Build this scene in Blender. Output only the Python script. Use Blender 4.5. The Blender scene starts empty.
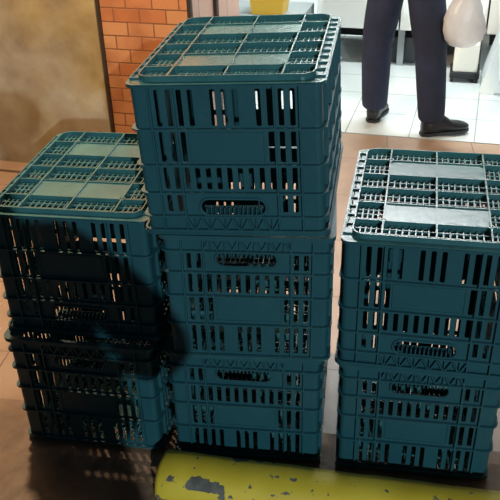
import bpy, bmesh, math, random
from mathutils import Vector, Matrix
random.seed(7)
S = bpy.context.scene
COL = S.collection
PI = math.pi
R = math.radians

# ------------------------------------------------------------------ camera
def make_camera():
    p, r, y = R(32.513253), R(-1.5094637), R(-7.6521822)
    fwd = Vector((math.sin(y)*math.cos(p), math.cos(y)*math.cos(p), -math.sin(p)))
    right = Vector((math.cos(y), -math.sin(y), 0)); up = right.cross(fwd)
    r2 = right*math.cos(r) + up*math.sin(r); u2 = -right*math.sin(r) + up*math.cos(r)
    m = Matrix(((r2.x, u2.x, -fwd.x, .248477), (r2.y, u2.y, -fwd.y, -1.541252), (r2.z, u2.z, -fwd.z, 1.536515), (0, 0, 0, 1)))
    c = bpy.data.cameras.new('camera'); o = bpy.data.objects.new('camera', c); COL.objects.link(o)
    o.matrix_world = m; c.sensor_fit = 'HORIZONTAL'; c.sensor_width = 36; c.lens = 789.378/500*36
    c.shift_x = -.01456; c.shift_y = .0841; c.clip_start = .02
    S.camera = o
make_camera()
S.view_settings.view_transform = 'Standard'; S.view_settings.look = 'None'
S.view_settings.gamma = 1; S.view_settings.use_curve_mapping = False
S.view_settings.exposure = 0

# ------------------------------------------------------------------ world and lights
w = bpy.data.worlds.new('night'); S.world = w; w.use_nodes = True
w.node_tree.nodes['Background'].inputs[0].default_value = (.30, .42, .55, 1)
w.node_tree.nodes['Background'].inputs[1].default_value = .075

def light(name, kind, loc, energy, color, target=None, size=.1, size_y=None, **kw):
    d = bpy.data.lights.new(name, kind); o = bpy.data.objects.new(name, d); COL.objects.link(o)
    o.location = loc; d.energy = energy; d.color = color
    if kind == 'AREA':
        d.size = size
        if size_y: d.shape = 'RECTANGLE'; d.size_y = size_y
    else: d.shadow_soft_size = size
    for k, v in kw.items(): setattr(d, k, v)
    if target is not None:
        o.rotation_euler = (Vector(target)-Vector(loc)).to_track_quat('-Z', 'Y').to_euler()
    return o
STREET = (3.48, -10.0, 4.33)
light('street_lamp_light', 'SPOT', STREET, 2700, (.84, .95, 1.0), (0, 0, .4), .06, spot_size=R(40), spot_blend=.4)
light('shop_ceiling_light', 'AREA', (.6, 3.1, 2.62), 72, (.93, 1, 1), (.6, 3.1, 0), 1.2, .3)
light('shop_ceiling_light', 'AREA', (.2, 5.0, 2.62), 54, (.93, 1, 1), (.2, 5.0, 0), 1.2, .3)
WARM = (-.95, .95, 2.1)
light('canopy_bulb_light', 'POINT', WARM, 150, (1, .73, .46), None, .06)

# ------------------------------------------------------------------ materials
def mat(name, col, rough=.5, metal=0, spec=.5, noise=None, bump=None, emit=None, trans=0, alpha=1):
    m = bpy.data.materials.new(name); m.use_nodes = True; n = m.node_tree.nodes; l = m.node_tree.links
    b = n['Principled BSDF']
    b.inputs['Base Color'].default_value = (*col, 1); b.inputs['Roughness'].default_value = rough
    b.inputs['Metallic'].default_value = metal; b.inputs['Specular IOR Level'].default_value = spec
    b.inputs['Transmission Weight'].default_value = trans; b.inputs['Alpha'].default_value = alpha
    if emit: b.inputs['Emission Color'].default_value = (*emit[0], 1); b.inputs['Emission Strength'].default_value = emit[1]
    tc = n.new('ShaderNodeTexCoord')
    if noise:                                    # (scale, other colour, lo, hi)
        t = n.new('ShaderNodeTexNoise'); t.inputs['Scale'].default_value = noise[0]; t.inputs['Detail'].default_value = 6
        l.new(tc.outputs['Object'], t.inputs['Vector'])
        rp = n.new('ShaderNodeValToRGB'); rp.color_ramp.elements[0].position = noise[2]; rp.color_ramp.elements[1].position = noise[3]
        rp.color_ramp.elements[0].color = (*col, 1); rp.color_ramp.elements[1].color = (*noise[1], 1)
        l.new(t.outputs['Fac'], rp.inputs['Fac']); l.new(rp.outputs['Color'], b.inputs['Base Color'])
    if bump:
        t = n.new('ShaderNodeTexNoise'); t.inputs['Scale'].default_value = bump[0]; t.inputs['Detail'].default_value = 4
        l.new(tc.outputs['Object'], t.inputs['Vector'])
        bp = n.new('ShaderNodeBump'); bp.inputs['Strength'].default_value = bump[1]; bp.inputs['Distance'].default_value = .01
        l.new(t.outputs['Fac'], bp.inputs['Height']); l.new(bp.outputs['Normal'], b.inputs['Normal'])
    return m

def tile_mat(name, c1, c2, mortar, bw, rh, ms, rough, offset=.5, vertical=False, scuff=None, bumpd=.002):
    m = mat(name, c1, rough); n = m.node_tree.nodes; l = m.node_tree.links; b = n['Principled BSDF']
    tc = n.new('ShaderNodeTexCoord'); mp = n.new('ShaderNodeMapping')
    if vertical: mp.inputs['Rotation'].default_value = (-PI/2, 0, 0)
    l.new(tc.outputs['Object'], mp.inputs['Vector'])
    br = n.new('ShaderNodeTexBrick'); br.offset = offset; br.inputs['Scale'].default_value = 1
    br.inputs['Color1'].default_value = (*c1, 1); br.inputs['Color2'].default_value = (*c2, 1); br.inputs['Mortar'].default_value = (*mortar, 1)
    br.inputs['Brick Width'].default_value = bw; br.inputs['Row Height'].default_value = rh
    br.inputs['Mortar Size'].default_value = ms; br.inputs['Mortar Smooth'].default_value = .3
    l.new(mp.outputs['Vector'], br.inputs['Vector'])
    src = br.outputs['Color']
    if scuff:
        t = n.new('ShaderNodeTexNoise'); t.inputs['Scale'].default_value = scuff[0]; t.inputs['Detail'].default_value = 7
        l.new(tc.outputs['Object'], t.inputs['Vector'])
        rp = n.new('ShaderNodeValToRGB'); rp.color_ramp.elements[0].position = scuff[2]; rp.color_ramp.elements[1].position = scuff[3]
        l.new(t.outputs['Fac'], rp.inputs['Fac'])
        mx = n.new('ShaderNodeMix'); mx.data_type = 'RGBA'; l.new(rp.outputs['Color'], mx.inputs['Factor'])
        l.new(src, mx.inputs['A']); mx.inputs['B'].default_value = (*scuff[1], 1); src = mx.outputs['Result']
    l.new(src, b.inputs['Base Color'])
    bp = n.new('ShaderNodeBump'); bp.inputs['Strength'].default_value = .6; bp.inputs['Distance'].default_value = bumpd; bp.invert = True
    l.new(br.outputs['Fac'], bp.inputs['Height']); l.new(bp.outputs['Normal'], b.inputs['Normal'])
    return m

M = {}
M['teal'] = mat('teal_plastic', (.011, .072, .092), .45, noise=(9, (.016, .088, .106), .35, .75), bump=(60, .08))
M['teal_base'] = mat('teal_plastic_lit_base', (.030, .120, .132), .27, noise=(14, (.050, .17, .178), .35, .75), bump=(60, .1))  # paler teal for crate bases: light on the upturned tops put into the colour
M['brick'] = tile_mat('orange_brick_tile', (.42, .130, .045), (.52, .25, .105), (.20, .08, .033), .121, .0585, .0035, .45, .5, True, (9, (.30, .095, .035), .45, .85))
M['floor_out'] = tile_mat('brown_sidewalk_tile', (.40, .27, .185), (.43, .29, .20), (.19, .12, .08), .42, .42, .003, .38, 0, False, (5, (.30, .19, .125), .42, .8), .001)
M['kerb'] = mat('brown_kerb_paint', (.26, .165, .105), .55, noise=(7, (.12, .075, .045), .4, .7), bump=(25, .4))
M['floor_in'] = tile_mat('white_floor_tile', (.66, .72, .72), (.72, .77, .76), (.34, .39, .39), .33, .33, .004, .22, 0, False, (3, (.60, .66, .67), .5, .9), .001)
M['asphalt'] = mat('dark_asphalt', (.045, .035, .028), .85, noise=(16, (.10, .075, .05), .45, .8), bump=(80, .6))
M['white_wall'] = mat('white_wall_paint', (.80, .84, .83), .6, bump=(30, .05))
M['plaster'] = mat('plaster', (.45, .36, .27), .7, bump=(20, .3))
M['reveal'] = tile_mat('pink_tile_reveal', (.60, .38, .30), (.66, .42, .33), (.32, .18, .13), .2, .2, .004, .4, 0, False)
M['steel_dark'] = mat('dark_steel', (.07, .055, .045), .45, .6)
M['white_plastic'] = mat('white_plastic', (.86, .9, .89), .35)
M['grey_plastic'] = mat('grey_plastic', (.30, .34, .35), .45)
M['dark_plastic'] = mat('dark_plastic', (.035, .042, .048), .5)
M['black_rubber'] = mat('black_rubber', (.015, .015, .018), .6)
M['cream'] = mat('cream_plastic', (.9, .86, .76), .4)
M['yellow_plastic'] = mat('yellow_plastic', (.72, .44, .04), .4)
M['navy'] = mat('navy_trouser_cloth', (.012, .017, .034), .85, noise=(5, (.022, .029, .068), .4, .65), bump=(14, 1.0))
M['black_leather'] = mat('black_leather', (.012, .013, .016), .38, bump=(60, .1))
M['shirt'] = mat('pale_shirt_cloth', (.55, .60, .62), .85, bump=(90, .2))
M['dark_cloth'] = mat('dark_jacket_cloth', (.05, .05, .055), .9)
M['skin'] = mat('skin', (.48, .26, .18), .5)
M['hair'] = mat('black_hair', (.012, .010, .009), .5, bump=(200, .5))
M['bag'] = mat('translucent_bag', (.80, .78, .78), .35, trans=.35, alpha=.82, bump=(25, .7))
M['lampglow'] = mat('lamp_glass', (.9, .9, .9), .4, emit=((.93, 1, 1), 6))
M['bulbglow'] = mat('bulb_glass', (.9, .8, .6), .4, emit=((1, .66, .36), 12))

def metal_sheet_mat():
    m = bpy.data.materials.new('stained_metal_sheet'); m.use_nodes = True; n = m.node_tree.nodes; l = m.node_tree.links; b = n['Principled BSDF']
    b.inputs['Roughness'].default_value = .42; b.inputs['Metallic'].default_value = .1
    tc = n.new('ShaderNodeTexCoord')
    t = n.new('ShaderNodeTexNoise'); t.inputs['Scale'].default_value = 4.2; t.inputs['Detail'].default_value = 9; t.inputs['Roughness'].default_value = .58; t.inputs['Distortion'].default_value = .12
    l.new(tc.outputs['Object'], t.inputs['Vector'])
    rp = n.new('ShaderNodeValToRGB'); e = rp.color_ramp.elements
    e[0].position = .28; e[0].color = (.22, .165, .11, 1); e[1].position = .78; e[1].color = (.54, .55, .48, 1)
    x = e.new(.47); x.color = (.34, .28, .19, 1); x = e.new(.6); x.color = (.40, .35, .26, 1)
    l.new(t.outputs['Fac'], rp.inputs['Fac'])
    mu = n.new('ShaderNodeTexMusgrave') if False else n.new('ShaderNodeTexNoise'); mu.inputs['Scale'].default_value = 1.6; mu.inputs['Detail'].default_value = 3
    l.new(tc.outputs['Object'], mu.inputs['Vector'])
    rq = n.new('ShaderNodeValToRGB'); rq.color_ramp.elements[0].position = .45; rq.color_ramp.elements[1].position = .62
    l.new(mu.outputs['Fac'], rq.inputs['Fac'])
    mx = n.new('ShaderNodeMix'); mx.data_type = 'RGBA'; mx.blend_type = 'MULTIPLY'
    l.new(rq.outputs['Color'], mx.inputs['Factor']); l.new(rp.outputs['Color'], mx.inputs['A']); mx.inputs['B'].default_value = (.95, .82, .50, 1)
    l.new(mx.outputs['Result'], b.inputs['Base Color'])
    bp = n.new('ShaderNodeBump'); bp.inputs['Strength'].default_value = .35; bp.inputs['Distance'].default_value = .01
    l.new(mu.outputs['Fac'], bp.inputs['Height']); l.new(bp.outputs['Normal'], b.inputs['Normal'])
    return m
M['sheet'] = metal_sheet_mat()

def yellow_stop_mat():
    """Yellow road paint, chipped down to grey concrete in patches."""
    m = bpy.data.materials.new('chipped_yellow_paint'); m.use_nodes = True; n = m.node_tree.nodes; l = m.node_tree.links; b = n['Principled BSDF']
    b.inputs['Roughness'].default_value = .5
    tc = n.new('ShaderNodeTexCoord')
    def noise(scale, det, dist=0.):
        t = n.new('ShaderNodeTexNoise'); t.inputs['Scale'].default_value = scale; t.inputs['Detail'].default_value = det; t.inputs['Distortion'].default_value = dist
        l.new(tc.outputs['Object'], t.inputs['Vector']); return t.outputs['Fac']
    def math_(op, a, c):
        t = n.new('ShaderNodeMath'); t.operation = op
        for i, v in enumerate((a, c)):
            if hasattr(v, 'links') or hasattr(v, 'is_linked'): l.new(v, t.inputs[i])
            else: t.inputs[i].default_value = v
        return t.outputs[0]
    sp = n.new('ShaderNodeSeparateXYZ'); l.new(tc.outputs['Object'], sp.inputs[0])
    # distance from the big worn patch centre, plus ragged noise
    def patch(cx, cz, rx, rz, amp):
        dx = math_('MULTIPLY', math_('SUBTRACT', sp.outputs[0], cx), 1/rx)
        dz = math_('MULTIPLY', math_('SUBTRACT', sp.outputs[2], cz), 1/rz)
        d = math_('SQRT', math_('ADD', math_('MULTIPLY', dx, dx), math_('MULTIPLY', dz, dz)), 0)
        return math_('ADD', d, math_('MULTIPLY', math_('SUBTRACT', nz, .5), amp))
    nz = noise(22, 8, .3)
    d1 = patch(.128, .062, .066, .012, 2.2)
    d2 = patch(.335, .0, .5, .0075, 0)        # dirt line low on the face
    worn = math_('LESS_THAN', d1, 1.0)
    d4 = patch(.045, .055, .05, .026, 5.0)
    worn = math_('MAXIMUM', worn, math_('LESS_THAN', d4, .15))
    spk = math_('GREATER_THAN', noise(38, 3), .67)
    big = math_('GREATER_THAN', noise(9, 6, .5), .675)
    worn = math_('MAXIMUM', worn, math_('MAXIMUM', spk, big))
    base = n.new('ShaderNodeValToRGB'); e = base.color_ramp.elements
    e[0].position = .3; e[0].color = (.56, .42, .022, 1); e[1].position = .75; e[1].color = (.76, .60, .06, 1)
    l.new(noise(6, 4), base.inputs['Fac'])
    con = n.new('ShaderNodeValToRGB'); e = con.color_ramp.elements
    e[0].position = .35; e[0].color = (.085, .09, .08, 1); e[1].position = .7; e[1].color = (.17, .17, .14, 1)
    l.new(noise(40, 5), con.inputs['Fac'])
    mx = n.new('ShaderNodeMix'); mx.data_type = 'RGBA'; l.new(worn, mx.inputs['Factor']); l.new(base.outputs['Color'], mx.inputs['A']); l.new(con.outputs['Color'], mx.inputs['B'])
    low = math_('LESS_THAN', math_('ADD', sp.outputs[2], math_('MULTIPLY', noise(30, 4), .016)), .026)
    mz = n.new('ShaderNodeMix'); mz.data_type = 'RGBA'; l.new(low, mz.inputs['Factor']); l.new(mx.outputs['Result'], mz.inputs['A']); mz.inputs['B'].default_value = (.26, .21, .09, 1)
    l.new(mz.outputs['Result'], b.inputs['Base Color'])
    bp = n.new('ShaderNodeBump'); bp.inputs['Strength'].default_value = .5; bp.inputs['Distance'].default_value = .003; bp.invert = True
    l.new(worn, bp.inputs['Height']); l.new(bp.outputs['Normal'], b.inputs['Normal'])
    return m
M['stop'] = yellow_stop_mat()

# ------------------------------------------------------------------ mesh helpers
class MB:
    def __init__(s): s.v = []; s.f = []
    def add(s, vs, fs):
        b = len(s.v); s.v += [tuple(v) for v in vs]; s.f += [tuple(b+i for i in f) for f in fs]
    def box(s, x0, x1, y0, y1, z0, z1, fn=None):
        vs = [Vector((x, y, z)) for z in (z0, z1) for y in (y0, y1) for x in (x0, x1)]
        if fn: vs = [fn(v) for v in vs]
        s.add(vs, [(0, 2, 3, 1), (4, 5, 7, 6), (0, 1, 5, 4), (2, 6, 7, 3), (0, 4, 6, 2), (1, 3, 7, 5)])
    def tube(s, pts, r, n=8, cap=True, closed=False):
        pts = [Vector(p) for p in pts]; k = len(pts); rr = r if isinstance(r, (list, tuple)) else [r]*k
        b = len(s.v); up = None
        for i, p in enumerate(pts):
            a = pts[(i-1) % k] if (i or closed) else p; c = pts[(i+1) % k] if (i < k-1 or closed) else p
            d = (c-a).normalized()
            if up is None: up = d.orthogonal().normalized()
            up = (up - d*up.dot(d)).normalized(); sd = d.cross(up)
            for j in range(n):
                t = 2*PI*j/n; s.v.append(tuple(p+up*math.cos(t)*rr[i]+sd*math.sin(t)*rr[i]))
        for i in range(k if closed else k-1):
            for j in range(n):
                q = (i+1) % k
                s.f.append((b+i*n+j, b+i*n+(j+1) % n, b+q*n+(j+1) % n, b+q*n+j))
        if cap and not closed:
            s.f.append(tuple(b+j for j in range(n))[::-1]); s.f.append(tuple(b+(k-1)*n+j for j in range(n)))
    def rings(s, rings, cap=True, close=True):
        b = len(s.v); n = len(rings[0])
        for r in rings: s.v += [tuple(p) for p in r]
        for i in range(len(rings)-1):
            for j in range(n if close else n-1):
                s.f.append((b+i*n+j, b+i*n+(j+1) % n, b+(i+1)*n+(j+1) % n, b+(i+1)*n+j))
        if cap:
            s.f.append(tuple(b+j for j in range(n))[::-1]); s.f.append(tuple(b+(len(rings)-1)*n+j for j in range(n)))
    def build(s, name, m, parent=None, smooth=False, bevel=0, loc=None, rz=0):
        me = bpy.data.meshes.new(name); me.from_pydata(s.v, [], s.f)
        bm = bmesh.new(); bm.from_mesh(me); bmesh.ops.recalc_face_normals(bm, faces=bm.faces); bm.to_mesh(me); bm.free()
        me.materials.append(m)
        o = bpy.data.objects.new(name, me); COL.objects.link(o)
        if parent: o.parent = parent
        if loc is not None: o.location = loc
        if rz: o.rotation_euler = (0, 0, rz)
        if smooth:
            for p in me.polygons: p.use_smooth = True
        if bevel:
            md = o.modifiers.new('bevel', 'BEVEL'); md.width = bevel; md.segments = 2; md.limit_method = 'ANGLE'
        return o

def tag(o, label, cat, group=None, kind=None):
    o['label'] = label; o['category'] = cat
    if group: o['group'] = group
    if kind: o['kind'] = kind
    return o
def thing(name, label, cat, loc=(0, 0, 0), rot=(0, 0, 0), group=None):
    o = bpy.data.objects.new(name, None); COL.objects.link(o); o.location = loc; o.rotation_euler = rot
    o.empty_display_size = .05
    return tag(o, label, cat, group)
def struct(o): o['kind'] = 'structure'; return o
def copy_thing(root, loc, rot, label):
    def rec(o, par):
        c = o.copy(); COL.objects.link(c)
        if par: c.parent = par
        for ch in list(o.children): rec(ch, c)
        return c
    r = rec(root, None); r.location = loc; r.rotation_euler = rot; r['label'] = label
    return r

# ------------------------------------------------------------------ setting
AZ = math.atan(-.1475); OX, OY = .202, 2.431           # shop front frame: u along it, v into the shop
def B(u, v, z=0): return (OX+u*math.cos(AZ)-v*math.sin(AZ), OY+u*math.sin(AZ)+v*math.cos(AZ), z)
def bbox(name, m, u0, u1, v0, v1, z0, z1, bevel=0, parent=None):
    b = MB(); b.box(u0, u1, v0, v1, z0, z1)
    return b.build(name, m, parent, bevel=bevel, loc=B(0, 0), rz=AZ)

def setting():
    # tiled pavement from the kerb strip to the shop threshold
    b = MB(); p = [(-5, .335), (5, -.50)]
    far = [Vector(B(6, 0)), Vector(B(-6, 0))]
    def slab(pts, z0, z1):
        n = len(pts); b.add([(x, y, z0) for x, y in pts]+[(x, y, z1) for x, y in pts],
            [tuple(range(n))[::-1], tuple(range(n, 2*n))]+[(i, (i+1) % n, n+(i+1) % n, n+i) for i in range(n)])
    slab([(-5, .45), (5, -.165), (far[0].x, far[0].y), (far[1].x, far[1].y)], -.1, 0)
    struct(b.build('floor', M['floor_out']))
    b = MB(); slab([(-5, -.35), (5, -.35), (5, -.165), (-5, .45)], -.1, 0)
    struct(b.build('trim_1', M['kerb']))
    b = MB(); slab([(-9, -12), (9, -12), (9, -.35), (-9, -.35)], -.11, -.004)
    struct(b.build('ground', M['asphalt']))
    struct(bbox('floor_shop', M['floor_in'], -3.2, 4.5, 0, 4.6, -.1, .004))
    struct(bbox('wall_back', M['white_wall'], -3.2, 4.5, 4.6, 4.7, 0, 2.8))
    struct(bbox('wall_left', M['white_wall'], -3.3, -3.2, -.1, 4.7, 0, 2.8))
    struct(bbox('wall_right', M['white_wall'], 4.5, 4.6, -.1, 4.7, 0, 2.8))
    struct(bbox('ceiling', M['white_wall'], -3.3, 4.6, -.1, 4.7, 2.8, 2.9))
    struct(bbox('wall_front', M['plaster'], -3.3, -.57, -.70, 0, 0, 2.8))
    struct(bbox('wall_lintel', M['plaster'], -.57, 4.6, -.3, -.0, 2.45, 2.8))
    struct(bbox('wall_front_right', M['plaster'], 3.4, 4.6, -.70, 0, 0, 2.45))
    # brick facing
    struct(bbox('wall_brick', M['brick'], -.965, -.57, -.715, -.70, 0, 2.8))
    # tiled reveal of the doorway with dark door track
    struct(bbox('wall_reveal', M['reveal'], -.57, -.558, -.70, 0, 0, 2.45))
    struct(bbox('trim_2', M['steel_dark'], -.565, -.550, -.722, -.70, 0, 2.45))
    struct(bbox('trim_3', M['steel_dark'], -.558, -.543, -.40, -.37, 0, 2.45))
    # stained metal sheet covering the wall on the left
    struct(bbox('wall_panel', M['sheet'], -2.9, -.975, -.745, -.70, .012, 2.6))
    struct(bbox('trim_4', M['steel_dark'], -.975, -.965, -.735, -.70, 0, 2.6))
    struct(bbox('trim_5', M['floor_out'], -2.9, -.965, -.84, -.70, 0, .012, .003))
setting()

# ------------------------------------------------------------------ crates
CD, CH, CR = .528, .341, .022          # depth, body height, corner radius
N0 = -.009                             # outer face of the sheet, ribs stand out to 0
TH = .003
ROW = [(.04, .27), (.305, .505), (.54, .69), (.73, .85)]
RIBS = [.285, .52, .71, .875]
CX, CXC = {}, {}

def wall_bits(L, end, back=False):
    """One wall in (s, n, h): s along 0..L, n outward, h up.  Returns sheet+ribs bmesh data and the handle pieces."""
    H = CH
    col = []
    if end:
        c0, pitch, cnt = .167*L, .0563*L, 13
    else:
        m_ = .067; cnt = 18; c0 = m_; pitch = (L-2*m_)/(cnt-1)
    cs = [c0+pitch*i for i in range(cnt)]
    hw = .0056 if not back else .0030
    slots = []
    hw0 = hw
    mid = cnt//2
    for r, (a, b_) in enumerate(ROW):
        for i, c in enumerate(cs):
            if r == 0 and (i in ((4, 8) if end else (4, 5, 12, 13))): continue
            if r == 1 and (3 <= i <= 9 if end else 4 <= i <= 13): continue
            if r == 3 and (2 <= i <= 10 if end else 6 <= i <= 11): continue
            hw = .0019 if (back and r == 0) else hw0
            slots.append((c-hw, c+hw, a*H, b_*H))
    hole = (.325*L, .675*L, .755*H, .868*H) if end and not back else None
    return slots, hole, cs, pitch

def sheet(mb, x0, x1, h0, h1, holes, n0, n1, fn, fillet=.003):
    xs = sorted(set([round(x0, 5), round(x1, 5)]+[round(v, 5) for q in holes for v in q[:2]]))
    hs = sorted(set([round(h0, 5), round(h1, 5)]+[round(v, 5) for q in holes for v in q[2:4]]))
    nx, nh = len(xs)-1, len(hs)-1
    solid = [[True]*nh for _ in range(nx)]
    for q in holes:
        for i in range(nx):
            for j in range(nh):
                cx, ch = (xs[i]+xs[i+1])/2, (hs[j]+hs[j+1])/2
                if q[0] < cx < q[1] and q[2] < ch < q[3]: solid[i][j] = False
    ids = {}
    def vid(i, j, k):
        if (i, j, k) not in ids:
            ids[(i, j, k)] = len(mb.v); mb.v.append(tuple(fn(Vector((xs[i], (n0, n1)[k], hs[j])))))
        return ids[(i, j, k)]
    S_ = lambda i, j: 0 <= i < nx and 0 <= j < nh and solid[i][j]
    for i in range(nx):
        for j in range(nh):
            if not solid[i][j]: continue
            mb.f.append((vid(i, j, 1), vid(i+1, j, 1), vid(i+1, j+1, 1), vid(i, j+1, 1)))
            mb.f.append((vid(i, j, 0), vid(i, j+1, 0), vid(i+1, j+1, 0), vid(i+1, j, 0)))
            if not S_(i-1, j): mb.f.append((vid(i, j, 0), vid(i, j, 1), vid(i, j+1, 1), vid(i, j+1, 0)))
            if not S_(i+1, j): mb.f.append((vid(i+1, j, 0), vid(i+1, j+1, 0), vid(i+1, j+1, 1), vid(i+1, j, 1)))
            if not S_(i, j-1): mb.f.append((vid(i, j, 0), vid(i+1, j, 0), vid(i+1, j, 1), vid(i, j, 1)))
            if not S_(i, j+1): mb.f.append((vid(i, j+1, 0), vid(i, j+1, 1), vid(i+1, j+1, 1), vid(i+1, j+1, 0)))
    for q in holes:                                   # rounded slot corners
        r = q[4] if len(q) > 4 else fillet
        for (cx, sx) in ((q[0], 1), (q[1], -1)):
            for (ch, sh) in ((q[2], 1), (q[3], -1)):
                k = 4 if r > .006 else 2
                arc = [(cx+sx*(r-r*math.cos(t)), ch+sh*(r-r*math.sin(t))) for t in [PI/2*m/k for m in range(k+1)]]
                pts = [(cx, ch)]+arc; n = len(pts)
                vs = [fn(Vector((a, n1, c))) for a, c in pts]+[fn(Vector((a, n0, c))) for a, c in pts]
                mb.add(vs, [tuple(range(n)), tuple(range(n, 2*n))[::-1]]+[(i, (i+1) % n, n+(i+1) % n, n+i) for i in range(1, n-1)])

def bar(mb, a, b, w, n0, n1, fn):
    """A straight rib from a to b in the wall plane (s, h)."""
    a, b = Vector(a), Vector(b); d = (b-a).normalized(); p = Vector((-d.y, d.x))*w/2
    q = [a+p, b+p, b-p, a-p]
    vs = [fn(Vector((v.x, n, v.y))) for n in (n0, n1) for v in q]
    mb.add(vs, [(0, 1, 2, 3), (7, 6, 5, 4), (0, 4, 5, 1), (1, 5, 6, 2), (2, 6, 7, 3), (3, 7, 4, 0)])

def make_crate(W, label, far):
    H = CH; root = thing('plastic_crate', label, 'crate', group='teal plastic crates in three stacks')
    D = CD; hw, hd = W/2, D/2
    def side(k):
        # k 0 front, 1 right, 2 back, 3 left ; local s from corner start
        L = (W, D, W, D)[k]
        def fn(v):
            s, n, h = v
            if k == 0: return Vector((-hw+s, -hd-n, h))
            if k == 1: return Vector((hw+n, -hd+s, h))
            if k == 2: return Vector((hw-s, hd+n, h))
            return Vector((-hw-n, hd-s, h))
        return L, fn
    for k in range(4):
        L, fn = side(k); end = k % 2 == 0
        mb = MB(); slots, hole, cs, pitch = wall_bits(L, end, k == far)
        holes = [tuple(q) for q in slots]
        if hole: holes.append((*hole, .0185))
        sheet(mb, CR, L-CR, 0, H-.004, holes, N0-TH, N0, fn)
        vr = (.13, .255, .757, .88) if end else (.10, .30, .5, .70, .90)
        for h in RIBS: mb.box(CR, L-CR, N0, 0, h*H-.0019, h*H+.0019, fn)
        mb.box(CR, L-CR, N0, -.0005, .002, .007, fn)
        for u in vr:
            mb.box(u*L-.0017, u*L+.0017, N0, -.0008, .004, H-.006, fn)
        # inner edge fins
        for c in cs[::1]:
            mb.box(c+pitch/2-.0011, c+pitch/2+.0011, N0-TH-.004, N0-TH, .02, .84*H, fn) if abs(c-L/2) > .12*L else None
        # label field frame
        a, b_ = (.315*L, .70*L) if end else (.27*L, .73*L)
        for (p, q) in (((a, .312*H), (b_, .312*H)), ((a, .498*H), (b_, .498*H)), ((a, .312*H), (a, .498*H)), ((b_, .312*H), (b_, .498*H))):
            bar(mb, p, q, .0022, N0, N0+.002, fn)
        # truss of diagonal ribs under the rim
        x0, x1 = (.255*L, .757*L) if end else (.2*L, .8*L)
        t0, t1 = .884*H, .984*H; nseg = 6 if end else 9
        st = (x1-x0)/nseg
        for i in range(nseg):
            p, q = x0+i*st, x0+(i+1)*st
            bar(mb, (p, t0), ((p+q)/2, t1), .0034, N0, -.0002, fn); bar(mb, ((p+q)/2, t1), (q, t0), .0034, N0, -.0002, fn)
            bar(mb, ((p+q)/2, t0), ((p+q)/2, t1), .0022, N0, -.002, fn)
        wall = mb.build('end_wall' if end else 'side_wall', M['teal'], root)
        if hole:
            g = MB(); a, b_, c, d = hole; r = .0185
            loop = []
            for (cx, cy, t0_) in ((b_-r, d-r, 0), (a+r, d-r, PI/2), (a+r, c+r, PI), (b_-r, c+r, 1.5*PI)):
                for m in range(5):
                    t = t0_+PI/2*m/4; loop.append(fn(Vector((cx+(r+.001)*math.cos(t), N0+.002, cy+(r+.001)*math.sin(t)))))
            g.tube(loop, .0032, 6, closed=True)
            for i in range(13):
                x = a+.012+(b_-a-.024)*i/12
                g.box(x-.0015, x+.0015, N0-.012, N0+.001, d-.015, d+.001, fn)
            g.box(a+.004, b_-.004, N0-.018, N0-.015, d-.014, d+.004, fn)
            g.build('handle_grip', M['teal'], wall)
    # rounded corners
    def arcbox(n0, n1, h0, h1, seg=5, which=range(4)):
        for ci, (cx, cy, a0) in enumerate(((hw-CR, -hd+CR, -PI/2), (hw-CR, hd-CR, 0), (-hw+CR, hd-CR, PI/2), (-hw+CR, -hd+CR, PI))):
            if ci not in which: continue
            rings = []
            for m in range(seg+1):
                t = a0+PI/2*m/seg; cc, ss = math.cos(t), math.sin(t)
                rings.append([Vector((cx+(CR+n)*cc, cy+(CR+n)*ss, h)) for n, h in ((n0, h0), (n1, h0), (n1, h1), (n0, h1))])
            yield rings
    for ci in range(4):
        mb = MB()
        for h0, h1, n0, n1 in [(0, H-.004, N0-TH, N0)]+[(h*H-.0019, h*H+.0019, N0-.001, 0) for h in RIBS]+[(.002, .007, N0-.001, -.0005)]:
            for rg in arcbox(n0, n1, h0, h1, which=(ci,)): mb.rings(rg)
        mb.build('corner_post', M['teal'], root)
    # rim round the open mouth
    mb = MB()
    for n0, n1, h0, h1 in ((N0-TH-.001, .003, H-.005, H), (-.0025, .002, H-.012, H-.005)):
        for rg in arcbox(n0, n1, h0, h1): mb.rings(rg)
        for k in range(4):
            L, fn = side(k); mb.box(CR, L-CR, n0, n1, h0, h1, fn)
    mb.build('rim', M['teal'], root)
    # base: ledge, stacking foot, ribs, lattice and plates; z = 0 is the ledge, the foot goes down
    mb = MB(); iu, iv, F = .023, .017, .0125
    def rrect(x, y, r, z, n=5):
        out = []
        for cx, cy, a0 in ((x-r, -y+r, -PI/2), (x-r, y-r, 0), (-x+r, y-r, PI/2), (-x+r, -y+r, PI)):
            for m in range(n+1):
                t = a0+PI/2*m/n; out.append(Vector((cx+r*math.cos(t), cy+r*math.sin(t), z)))
        return out
    fx, fy = hw-iu, hd-iv
    # ledge ring
    a = rrect(hw-.0005, hd-.0005, CR, 0); b_ = rrect(fx-.002, fy-.002, .030, 0); a2 = [v+Vector((0, 0, .003)) for v in a]; b2 = [v+Vector((0, 0, .003)) for v in b_]
    mb.rings([a, a2, b2, b_, a], cap=False)
    # foot ring
    def ring(x, y, r, t, z0, z1):
        o0, o1 = rrect(x, y, r, z0), rrect(x, y, r, z1); i0, i1 = rrect(x-t, y-t, r-t, z0), rrect(x-t, y-t, r-t, z1)
        mb.rings([o0, o1, i1, i0, o0], cap=False)
    ring(fx, fy, .030, .0032, -F, .004)
    # small webs on the side ledges
    for k in range(11):
        y = -fy+.02+(2*fy-.04)*k/10
        for s in (-1, 1):
            xs = sorted((s*(fx-.001), s*(hw-.004))); mb.box(xs[0], xs[1], y-.0015, y+.0015, -.0042, 0)
    for s in (-1, 1):
        xs = sorted((s*(hw-.006), s*(hw-.0035))); mb.box(xs[0], xs[1], -fy+.02, fy-.02, -.0042, 0)
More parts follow.
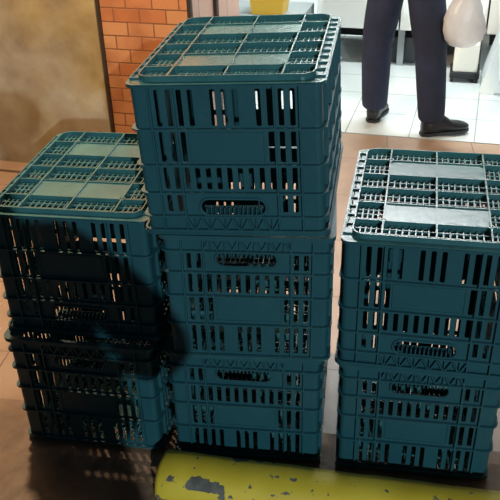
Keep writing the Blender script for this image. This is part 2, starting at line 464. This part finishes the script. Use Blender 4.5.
    vx = [(-.5+u)*W for u in (.215, .49, .765)]; vx[1] = 0.; vx[2] = -vx[0]
    vb = [-fy+2*fy*t for t in (0, .15, .335, .5, .665, .85, 1)]
    for x in vx: mb.box(x-.002, x+.002, -fy+.002, fy-.002, -F, .012)
    for y in vb[1:-1]: mb.box(-fx+.002, fx-.002, y-.0018, y+.0018, -F+.0015, .013)
    xe = [-fx+.003]+vx+[fx-.003]
    for j in range(6):
        y0, y1 = vb[j]+.0014, vb[j+1]-.0014
        if j == 0: y0 += .0028
        if j == 5: y1 -= .0028
        for i in range(4):
            x0, x1 = xe[i]+.0016, xe[i+1]-.0016
            if j in (1, 4) and i in (1, 2):
                mb.box(x0, x1, y0+.0005, y1-.0005, -F+.0045, -F+.0075); continue
            n = 8 if i in (1, 2) else 5
            rows = 3 if j not in (1, 4) else 4
            for q in range(1, n):
                x = x0+(x1-x0)*q/n; mb.box(x-.0015, x+.0015, y0, y1, -.001, .004)
            for q in range(1, rows):
                y = y0+(y1-y0)*q/rows; mb.box(x0, x1, y-.0015, y+.0015, -.0015, .0035)
            mb.box(x0, x1, y0, y0+.004, -.001, .003); mb.box(x0, x1, y1-.004, y1, -.001, .003)
    for (x, y) in ((vx[0], vb[1]), (vx[2], vb[1]), (0, vb[3]), (vx[0], vb[5]), (vx[2], vb[5])):
        c = [[Vector((x+r*math.cos(2*PI*m/14), y+r*math.sin(2*PI*m/14), z)) for m in range(14)] for r, z in ((.0085, -F-.0003), (.0085, 0), (.0055, 0), (.0055, -F-.0003), (.0085, -F-.0003))]
        mb.rings(c, cap=False)
    mb.build('base', M['teal_base'], root)
    return root

def origin(x, y, a):     # fitted positions are of the front edge's centre; move to the crate's centre
    a = R(a); return (x-CD/2*math.sin(a), y+CD/2*math.cos(a))
FT = .0128
proto = make_crate(.400, 'upright teal crate at the bottom of the middle three-high stack, behind the yellow wheel stop', 2)
x, y = origin(0, 0, 0); proto.location = (x, y, FT); proto.rotation_euler = (0, 0, 0)
def put(src, x, y, a, z, tilt, flip, label):
    cx, cy = origin(x, y, a)
    rot = (Matrix.Rotation(R(a), 4, 'Z') @ Matrix.Rotation(R(tilt), 4, 'Y'))
    if flip: rot = rot @ Matrix.Rotation(PI, 4, 'X')
    return copy_thing(src, (cx, cy, z), rot.to_euler(), label)
put(proto, .0174, -.007, 2.0, FT+CH+.0005, .2, False, 'upright teal crate in the middle of the three-high stack')
put(proto, -.4312, .0139, -2.73, FT, 0, False, 'shadowed upright teal crate on the floor at the bottom of the left stack')
put(proto, .4365, -.0165, -2.14, FT, 0, False, 'upright teal crate on the floor at the bottom of the right stack')
inv = make_crate(.415, 'upside-down teal crate on top of the three-high middle stack', 0)
HC = CH
def set_inv(o, x, y, a, ztop, tilt):
    cx, cy = origin(x, y, a); a = R(a)
    rot = Matrix.Rotation(a, 4, 'Z') @ Matrix.Rotation(R(tilt), 4, 'Y') @ Matrix.Rotation(PI, 4, 'X')
    o.location = (cx, cy, ztop); o.rotation_euler = rot.to_euler()
set_inv(inv, -.017, -.0105, -1.68, FT+3*CH+.006, -2.3)
lt = copy_thing(inv, (0, 0, 0), (0, 0, 0), 'upside-down teal crate on the left stack, in front of the stained metal panel')
set_inv(lt, -.4227, .05, -1.84, FT+2*CH+.001, 0)
rt = copy_thing(inv, (0, 0, 0), (0, 0, 0), 'upside-down teal crate on the right stack, nearest to the shop entrance')
set_inv(rt, .4355, -.0258, -4.0, FT+2*CH+.001, 0)

# ------------------------------------------------------------------ yellow wheel stop
def wheel_stop():
    mb = MB(); L = 1.25; rings = []
    prof = [(-.075, 0), (-.077, .022), (-.070, .045), (-.056, .066), (-.035, .079), (-.010, .084), (.018, .083), (.042, .074), (.060, .056), (.070, .030), (.072, 0)]
    xs = [0, .004, .014]+[.014+(L-.028)*i/30 for i in range(1, 30)]+[L-.014, L-.004, L]
    for x in xs:
        e = min(x, L-x); k = 1 if e > .013 else (.93 if e > .003 else .84)
        wob = .0012*math.sin(x*23)+.0008*math.sin(x*57+1)
        rings.append([Vector((x, yy*k, zz*k+(wob if zz > .04 else 0))) for yy, zz in prof])
    mb.rings(rings)
    o = mb.build('wheel_stop', M['stop'], smooth=True)
    o.location = (-.212, -.094, 0); o.rotation_euler = (0, 0, R(-4.4))
    tag(o, 'long rounded wheel stop with chipped yellow paint in front of the crates', 'wheel stop')
wheel_stop()

# ------------------------------------------------------------------ shop interior
def counter():
    t = thing('display_counter', 'long white shop counter with a dark gap underneath, behind the walking person', 'counter', B(-.42, 1.20), (0, 0, AZ))
    b = MB(); b.box(0, 1.66, 0, .75, .86, .90); b.build('worktop', M['white_plastic'], t, bevel=.006)
    for i in range(3):
        b = MB(); b.box(.02+i*.53, .54+i*.53, .0, .02, .235, .86); b.build('front_panel', M['white_plastic'], t, bevel=.004)
    b = MB(); b.box(.02, 1.60, .66, .70, .02, .86); b.build('back_panel', M['dark_plastic'], t)
    b = MB(); b.box(.02, 1.60, .03, .66, .24, .27); b.build('bottom_shelf', M['dark_plastic'], t)
    for x in (.05, .56, 1.08, 1.56):
        for y in (.05, .6):
            b = MB(); b.box(x-.02, x+.02, y-.02, y+.02, .004, .25); b.build('leg', M['grey_plastic'], t)
counter()
def bins():
    for i, (u, wd, m, lab, hh) in enumerate(((.08, .15, 'dark_plastic', 'dark storage box under the shop counter, left of the person', .15),
                          (.64, .27, 'grey_plastic', 'grey storage box under the shop counter, seen between the legs of the person', .13))):
        t = thing('storage_box', lab, 'box', B(u, 1.3), (0, 0, AZ), 'boxes under the counter')
        b = MB(); b.box(0, wd, 0, .25, .004, hh); b.build('box_body', M[m], t, bevel=.006)
        b = MB(); b.box(-.006, wd+.006, -.006, .256, hh, hh+.018); b.build('lid', M[m], t, bevel=.003)
bins()
def trolley_box():
    t = thing('appliance', 'cream boxy appliance on a black wheeled base, right of the walking person', 'appliance', B(.487, .96), (0, 0, AZ+R(2)))
    b = MB(); b.box(0, .145, 0, .18, .065, .235); b.build('housing', M['cream'], t, bevel=.008)
    b = MB(); b.box(-.015, .16, -.012, .19, .03, .066); b.build('base_tray', M['black_rubber'], t, bevel=.004)
    for x in (.0, .145):
        for y in (.005, .195):
            b = MB(); b.tube([(x-.008, y, .0185), (x+.008, y, .0185)], .0145, 12); b.build('wheel', M['black_rubber'], t)
trolley_box()
def white_table():
    t = thing('side_table', 'white table with slanting legs at the right edge of the shop', 'table', B(.74, .74), (0, 0, AZ))
    b = MB(); b.box(-.02, .75, 0, .42, .70, .735); b.build('tabletop', M['white_plastic'], t, bevel=.005)
    for y in (.02, .37):
        for s, x0, x1 in ((1, -.045, .14), (-1, .68, .52)):
            b = MB(); q = Vector((x1, y, .70)); p = Vector((x0, y, .004))
            b.add([p+Vector((-.045, 0, 0)), p+Vector((.045, 0, 0)), q+Vector((.045, 0, 0)), q+Vector((-.045, 0, 0)),
                   p+Vector((-.045, .03, 0)), p+Vector((.045, .03, 0)), q+Vector((.045, .03, 0)), q+Vector((-.045, .03, 0))],
                  [(0, 1, 2, 3), (4, 7, 6, 5), (0, 4, 5, 1), (1, 5, 6, 2), (2, 6, 7, 3), (3, 7, 4, 0)])
            b.build('leg', M['white_plastic'], t, bevel=.003)
white_table()
def yellow_bin():
    # grey shelf cabinet with a yellow bin on top, seen over the tallest stack
    t = thing('storage_cabinet', 'grey low cabinet in the shop behind the tallest crate stack', 'cabinet', B(-1.10, .9), (0, 0, AZ))
    b = MB(); b.box(0, .66, 0, .4, .03, .36); b.build('cabinet_body', M['grey_plastic'], t, bevel=.004)
    for x in (.01, .315):
        d = MB(); d.box(x, x+.295, -.016, 0, .05, .345); dd = d.build('door', M['grey_plastic'], t, bevel=.003)
        h = MB(); h.box(x+.135, x+.16, -.03, -.016, .26, .31); h.build('handle', M['steel_dark'], dd)
    b = MB(); b.box(.0, .62, .02, .38, 0.004, .03); b.build('plinth', M['dark_plastic'], t)
    t = thing('storage_bin', 'yellow plastic bin on the low cabinet behind the tallest crate stack', 'bin', B(-.79, .90, .36), (0, 0, AZ))
    b = MB()
    def rr(k, z): return [Vector((.13+x*k, .10+y*k, z)) for x, y in ((-.115, -.085), (.115, -.085), (.115, .085), (-.115, .085))]
    b.rings([rr(.86, 0), rr(1, .16), rr(.95, .16), rr(.82, .006)], cap=True); b.build('bin_body', M['yellow_plastic'], t, bevel=.004)
    b = MB(); b.rings([rr(1.06, .15), rr(1.06, .165), rr(.97, .165), rr(.97, .15), rr(1.06, .15)], cap=False); b.build('rim', M['yellow_plastic'], t)
yellow_bin()

def lamp(loc, label):
    t = thing('ceiling_lamp', label, 'lamp', loc, (0, 0, AZ), 'tube lamps on the shop ceiling')
    b = MB(); b.box(-.62, .62, -.08, .08, .06, .14); b.build('housing', M['white_plastic'], t)
    for y in (-.04, .04):
        b = MB(); b.tube([(-.58, y, .04), (.58, y, .04)], .014, 10); b.build('tube', M['lampglow'], t)
lamp((.6, 3.1, 2.66), 'white twin-tube ceiling lamp nearest the shop entrance')
lamp((.2, 5.0, 2.66), 'white twin-tube ceiling lamp deeper in the shop')
def canopy():
    struct(bbox('ceiling_canopy', M['plaster'], -3.3, 4.6, -1.9, -.70, 2.6, 2.7))
    t = thing('bulb_lamp', 'bare warm bulb hanging under the canopy in front of the brick pillar', 'lamp', (WARM[0], WARM[1], 2.6))
    b = MB(); b.tube([(0, 0, 0), (0, 0, -.06)], .02, 12); b.build('socket', M['dark_plastic'], t)
    b = MB(); b.tube([(0, 0, -.06), (0, 0, -.075), (0, 0, -.095), (0, 0, -.115), (0, 0, -.125)], [.014, .022, .03, .022, .008], 14); b.build('bulb', M['bulbglow'], t, smooth=True)
canopy()

# ------------------------------------------------------------------ people
def skin_mesh(name, verts, edges, m, parent, root=0, sub=2):
    """verts: (x,y,z,r[,r2]); a surface grown along the joints."""
    me = bpy.data.meshes.new(name); me.from_pydata([v[:3] for v in verts], edges, [])
    o = bpy.data.objects.new(name, me); COL.objects.link(o); o.parent = parent
    md = o.modifiers.new('skin', 'SKIN'); md.use_smooth_shade = True; md.branch_smoothing = .6
    if not me.skin_vertices:
        lay = me.skin_vertices.new() if hasattr(me.skin_vertices, 'new') else None
    sv = me.skin_vertices[0].data
    for i, v in enumerate(verts):
        sv[i].radius = (v[3], v[4] if len(v) > 4 else v[3]); sv[i].use_root = (i == root)
    s = o.modifiers.new('sub', 'SUBSURF'); s.levels = sub; s.render_levels = sub
    me.materials.append(m)
    return o
def chain(pts, start=0): return [(start+i, start+i+1) for i in range(len(pts)-1)]

def shoe(parent, heel, d, lift=0, L=.25):
    d = Vector((d[0], d[1], 0)).normalized(); sd = Vector((-d.y, d.x, 0)); h = Vector(heel)
    def ring(t, wd, z0, z1, n=12):
        c = h+d*(t*L); lf = lift*t
        out = []
        for k in range(n):
            a = 2*PI*k/n; z = (z0+z1)/2+(z1-z0)/2*math.sin(a)
            if math.sin(a) < 0: z = (z0+z1)/2+(z1-z0)/2*max(-1, math.sin(a)*1.6)
            out.append(c+sd*wd*math.cos(a)+Vector((0, 0, z+lf)))
        return out
    b = MB(); b.rings([ring(0, .018, .012, .085), ring(.03, .032, .010, .105), ring(.16, .038, .010, .112), ring(.3, .038, .010, .120), ring(.45, .039, .012, .100),
                       ring(.62, .045, .012, .064), ring(.8, .046, .012, .055), ring(.93, .036, .013, .045), ring(1.0, .016, .016, .034)])
    o = b.build('shoe', M['black_leather'], parent, smooth=True)
    b = MB()
    def flat(z): return [h+d*(t*L)+sd*w_+Vector((0, 0, z+lift*t)) for t, w_ in ((-.01, .02), (.1, .038), (.35, .034), (.65, .047), (.85, .046), (1.0, .02), (1.0, -.02), (.85, -.046), (.65, -.047), (.35, -.034), (.1, -.038), (-.01, -.02))]
    b.rings([flat(0), flat(.016)]); b.build('sole', M['black_rubber'], o)
    return o

def hand(V, Ed, wrist, d, palm_n, side, curl, r=.0085):
    """Palm plus five chains of knuckles; d = direction of the fingers, palm_n = out of the palm, side = towards the thumb."""
    w_, d, pn, sd = Vector(wrist), Vector(d).normalized(), Vector(palm_n).normalized(), Vector(side).normalized()
    roots = []
    for k, (off, ln) in enumerate(((.030, .074), (.010, .084), (-.010, .078), (-.029, .060))):
        p = w_+d*.045+sd*off*.8; i = len(V); V.append((*p, .012)); roots.append(i)
        a = 0; q = w_+d*.088+sd*off; V.append((*q, .0102)); Ed.append((i, i+1))
        for m in range(3):
            a += curl; q = q+(d*math.cos(a)+pn*math.sin(a))*ln/3; V.append((*q, r-.0008*m)); Ed.append((i+1+m, i+2+m))
    p = w_+d*.018+sd*.018; i = len(V); V.append((*p, .015)); roots.append(i)
    dirs = [(d*.5+sd*.85+pn*.15), (d*.8+sd*.5+pn*.4), (d*.75+sd*.05+pn*.7)]
    q = p
    for m, (dd, ln) in enumerate(zip(dirs, (.038, .032, .027))):
        q = q+dd.normalized()*ln; V.append((*q, (.012, .0105, .009)[m])); Ed.append((i+m, i+m+1))
    return roots

def person(label, J, cloth, root_z=None):
    """J: joints in world space. Returns the body mesh with clothes, hair and shoes as children."""
    g = lambda k: Vector(J[k])
    V, Ed = [], []; ix = {}
    def jv(k, p, r, r2=None): ix[k] = len(V); V.append((*p, r, r2 or r)); return ix[k]
    def e(*ks):
        for a, b in zip(ks, ks[1:]): Ed.append((ix[a], ix[b]))
    jv('pelvis', g('pelvis'), .125, .10); jv('waist', g('pelvis').lerp(g('chest'), .42), .115, .088); jv('chest', g('chest'), .135, .10)
    jv('neck', g('neck'), .052); jv('skull', g('head')+Vector((0, 0, -.05)), .070); jv('head', g('head'), .082, .092); jv('crown', g('head')+Vector((0, 0, .085)), .062, .07)
    e('pelvis', 'waist', 'chest', 'neck', 'skull', 'head', 'crown')
    for s in 'LR':
        sh, el, wr = g('shoulder'+s), g('elbow'+s), g('wrist'+s)
        jv('s'+s, sh, .052); jv('e'+s, el, .038); jv('f'+s, el.lerp(wr, .35), .037); jv('w'+s, wr, .024); jv('p'+s, wr+Vector(J['fdir'+s]).normalized()*.055, .028, .016)
        e('chest', 's'+s, 'e'+s, 'f'+s, 'w'+s, 'p'+s)
        hp, kn, an = g('hip'+s), g('knee'+s), g('ankle'+s)
        jv('h'+s, hp, .085); jv('k'+s, kn, .055); jv('c'+s, kn.lerp(an, .35), .055); jv('a'+s, an, .038)
        toe = an+Vector((*J['toe'+s], 0)).normalized()*.14; toe.z = max(.035, an.z-.06); jv('t'+s, toe, .020)
        e('pelvis', 'h'+s, 'k'+s, 'c'+s, 'a'+s, 't'+s)
    roots = [0]
    for s in 'LR': roots += hand(V, Ed, g('wrist'+s), J['fdir'+s], J['palm'+s], J['thumb'+s], J.get('curl'+s, .5))
    body = skin_mesh('person', V, Ed, M['skin'], None)
    for i in roots: body.data.skin_vertices[0].data[i].use_root = True
    tag(body, label, 'person')
    # trousers
    V2, E2 = [], []
    def a2(p, r, r2=None): V2.append((*p, r, r2 or r)); return len(V2)-1
    top = a2(g('pelvis').lerp(g('chest'), .5), .145, .122); pe = a2(g('pelvis'), .145, .120); E2.append((top, pe))
    for s in 'LR':
        hp, kn, an = g('hip'+s), g('knee'+s), g('ankle'+s)
        c = [a2(hp+Vector((0, 0, -.03)), .108), a2(hp.lerp(kn, .5), .100), a2(kn, .084), a2(kn.lerp(an, .5), .080), a2(an.lerp(kn, .08), .074), a2(an+Vector((0, 0, -.030)), .072)]
        E2.append((pe, c[0])); E2 += list(zip(c, c[1:]))
    skin_mesh('trousers', V2, E2, M['navy'], body, root=1)
    # shirt
    V3, E3 = [], []
    bk = J.get('bulk', 1)
    def a3(p, r, r2=None): V3.append((*p, r*bk, (r2 or r)*bk)); return len(V3)-1
    c = [a3(g('pelvis')+Vector((0, 0, -.05)), .175, .15), a3(g('pelvis')+Vector((0, 0, .03)), .172, .145), a3(g('pelvis').lerp(g('chest'), .5), .140, .110), a3(g('chest'), .152, .118), a3(g('chest').lerp(g('neck'), .75), .075)]
    E3 += list(zip(c, c[1:]))
    for s in 'LR':
        sh, el, wr = g('shoulder'+s), g('elbow'+s), g('wrist'+s)
        q = [a3(sh, .068), a3(sh.lerp(el, .5), .062), a3(el, .055), a3(el.lerp(wr, .55), .048), a3(el.lerp(wr, .88), .042)]
        E3.append((c[3], q[0])); E3 += list(zip(q, q[1:]))
    skin_mesh('jacket', V3, E3, cloth, body)
    # face and hair
    fd = Vector((*J['face'], 0)).normalized(); sd = Vector((-fd.y, fd.x, 0)); hd = g('head')
    nz = skin_mesh('nose', [(*(hd+fd*.085+Vector((0, 0, .005))), .008), (*(hd+fd*.100+Vector((0, 0, -.022))), .011), (*(hd+fd*.088+Vector((0, 0, -.034))), .009)], [(0, 1), (1, 2)], M['skin'], body)
    for s in (-1, 1):
        b = MB(); c_ = hd+fd*.078+sd*s*.030+Vector((0, 0, .008)); rings = []
        for t in (-1, -.7, 0, .7, 1):
            rr_ = .012*math.sqrt(max(.02, 1-t*t)); rings.append([c_+fd*rr_*math.cos(2*PI*k/10)+sd*rr_*math.sin(2*PI*k/10)+Vector((0, 0, t*.009)) for k in range(10)])
        b.rings(rings); b.build('eye', M['black_rubber'], body, smooth=True)
        skin_mesh('ear', [(*(hd+sd*s*.080+Vector((0, 0, .018))), .010), (*(hd+sd*s*.086-fd*.008), .012), (*(hd+sd*s*.080+Vector((0, 0, -.025))), .008)], [(0, 1), (1, 2)], M['skin'], body)
    skin_mesh('mouth', [(*(hd+fd*.076-sd*.022+Vector((0, 0, -.055))), .004), (*(hd+fd*.084+Vector((0, 0, -.056))), .0065), (*(hd+fd*.076+sd*.022+Vector((0, 0, -.055))), .004)], [(0, 1), (1, 2)], M['skin'], body)
    skin_mesh('hair', [(*(hd-fd*.028+Vector((0, 0, -.05))), .085), (*(hd-fd*.034+Vector((0, 0, .03))), .118, .118), (*(hd-fd*.012+Vector((0, 0, .10))), .098, .10)], [(0, 1), (1, 2)], M['hair'], body)
    for s in 'LR':
        d = Vector((*J['toe'+s], 0)).normalized(); an = g('ankle'+s)
        shoe(body, (an.x-d.x*.05, an.y-d.y*.05, J.get('shoe_z'+s, .004)), J['toe'+s], J.get('lift'+s, 0))
    return body

person('person in navy trousers and black shoes walking into the shop, carrying a white bag', dict(
    pelvis=(.47, 2.50, .86), chest=(.49, 2.53, 1.20), neck=(.50, 2.54, 1.38), head=(.51, 2.56, 1.52), face=(.7, .7),
    hipL=(.395, 2.545, .80), kneeL=(.345, 2.60, .44), ankleL=(.352, 2.625, .09), toeL=(.25, .95),
    hipR=(.545, 2.47, .80), kneeR=(.605, 2.45, .44), ankleR=(.640, 2.425, .095), toeR=(.93, .25), liftR=.012,
    shoulderL=(.37, 2.66, 1.34), elbowL=(.29, 2.70, 1.08), wristL=(.36, 2.82, .88), fdirL=(.2, .3, -.9), palmL=(.6, -.4, 0), thumbL=(.5, .7, 0),
    shoulderR=(.62, 2.41, 1.34), elbowR=(.72, 2.36, 1.10), wristR=(.735, 2.36, .86), fdirR=(0, .05, -1), palmR=(-.6, .6, 0), thumbR=(.6, .6, 0), curlR=.95), M['shirt'])
person('person in a dark jacket taking the photograph, one hand on the hip', dict(
    pelvis=(.245, -1.99, .92), chest=(.20, -1.97, 1.27), neck=(.20, -1.95, 1.42), head=(.19, -1.93, 1.56), face=(.1, 1),
    hipL=(.13, -1.99, .86), kneeL=(.11, -1.96, .47), ankleL=(.09, -2.0, .09), toeL=(-.15, 1), shoe_zL=-.004,
    hipR=(.36, -1.99, .86), kneeR=(.38, -1.96, .47), ankleR=(.37, -2.0, .09), toeR=(.15, 1), shoe_zR=-.004,
    shoulderL=(.02, -1.95, 1.34), elbowL=(-.05, -1.80, 1.14), wristL=(.08, -1.72, 1.36), fdirL=(.5, .3, .8), palmL=(.3, .8, -.3), thumbL=(-.3, -.1, .9), curlL=.35,
    shoulderR=(.34, -1.96, 1.365), elbowR=(.515, -1.93, 1.125), wristR=(.43, -1.86, 1.06), fdirR=(-.85, -.1, -.45), palmR=(-.3, -.9, .1), thumbR=(-.3, .6, .6), curlR=.3,
    bulk=1.38), M['dark_cloth'])

def carrier_bag():
    t = thing('carrier_bag', 'crumpled white translucent plastic bag hanging from the hand of the walking person', 'bag', (.742, 2.365, .475))
    rnd = random.Random(3); b = MB(); n = 18; rings = []
    for z, r in ((0, .012), (.004, .055), (.03, .088), (.08, .100), (.13, .095), (.18, .078), (.22, .055), (.25, .036), (.262, .026)):
        rings.append([Vector((r*(1+.10*math.sin(3*2*PI*k/n+z*30)+.06*rnd.uniform(-1, 1))*math.cos(2*PI*k/n), .75*r*(1+.10*math.cos(4*2*PI*k/n+z*22)+.06*rnd.uniform(-1, 1))*math.sin(2*PI*k/n), z)) for k in range(n)])
    b.rings(rings, cap=True); b.build('bag_body', M['bag'], t, smooth=True)
    for s in (-1, 1):
        b = MB(); b.tube([(s*.020, 0, .255), (s*.022, .004*s, .275), (s*.010, .006*s, .293), (-s*.008, .006*s, .293), (-s*.02, .004*s, .275), (-s*.018, 0, .255)], .0045, 6); b.build('handle', M['bag'], t, smooth=True)
carrier_bag()
def street_lamp():
    t = thing('street_lamp', 'tall street lamp on the far side of the road', 'lamp', (STREET[0], STREET[1]-.15, -.004))
    b = MB(); b.tube([(0, -.6, 0), (0, -.6, .05)], .11, 16); b.build('base_plate', M['steel_dark'], t)
    b = MB(); b.tube([(0, -.6, 0), (0, -.6, 4.5), (0, -.45, 4.62), (0, 0, 4.60)], [.06, .045, .035, .03], 12); b.build('pole', M['steel_dark'], t, smooth=True)
    b = MB(); b.box(-.12, .12, -.05, .12, 4.50, 4.60); b.build('lamp_head', M['grey_plastic'], t, bevel=.02)
street_lamp()
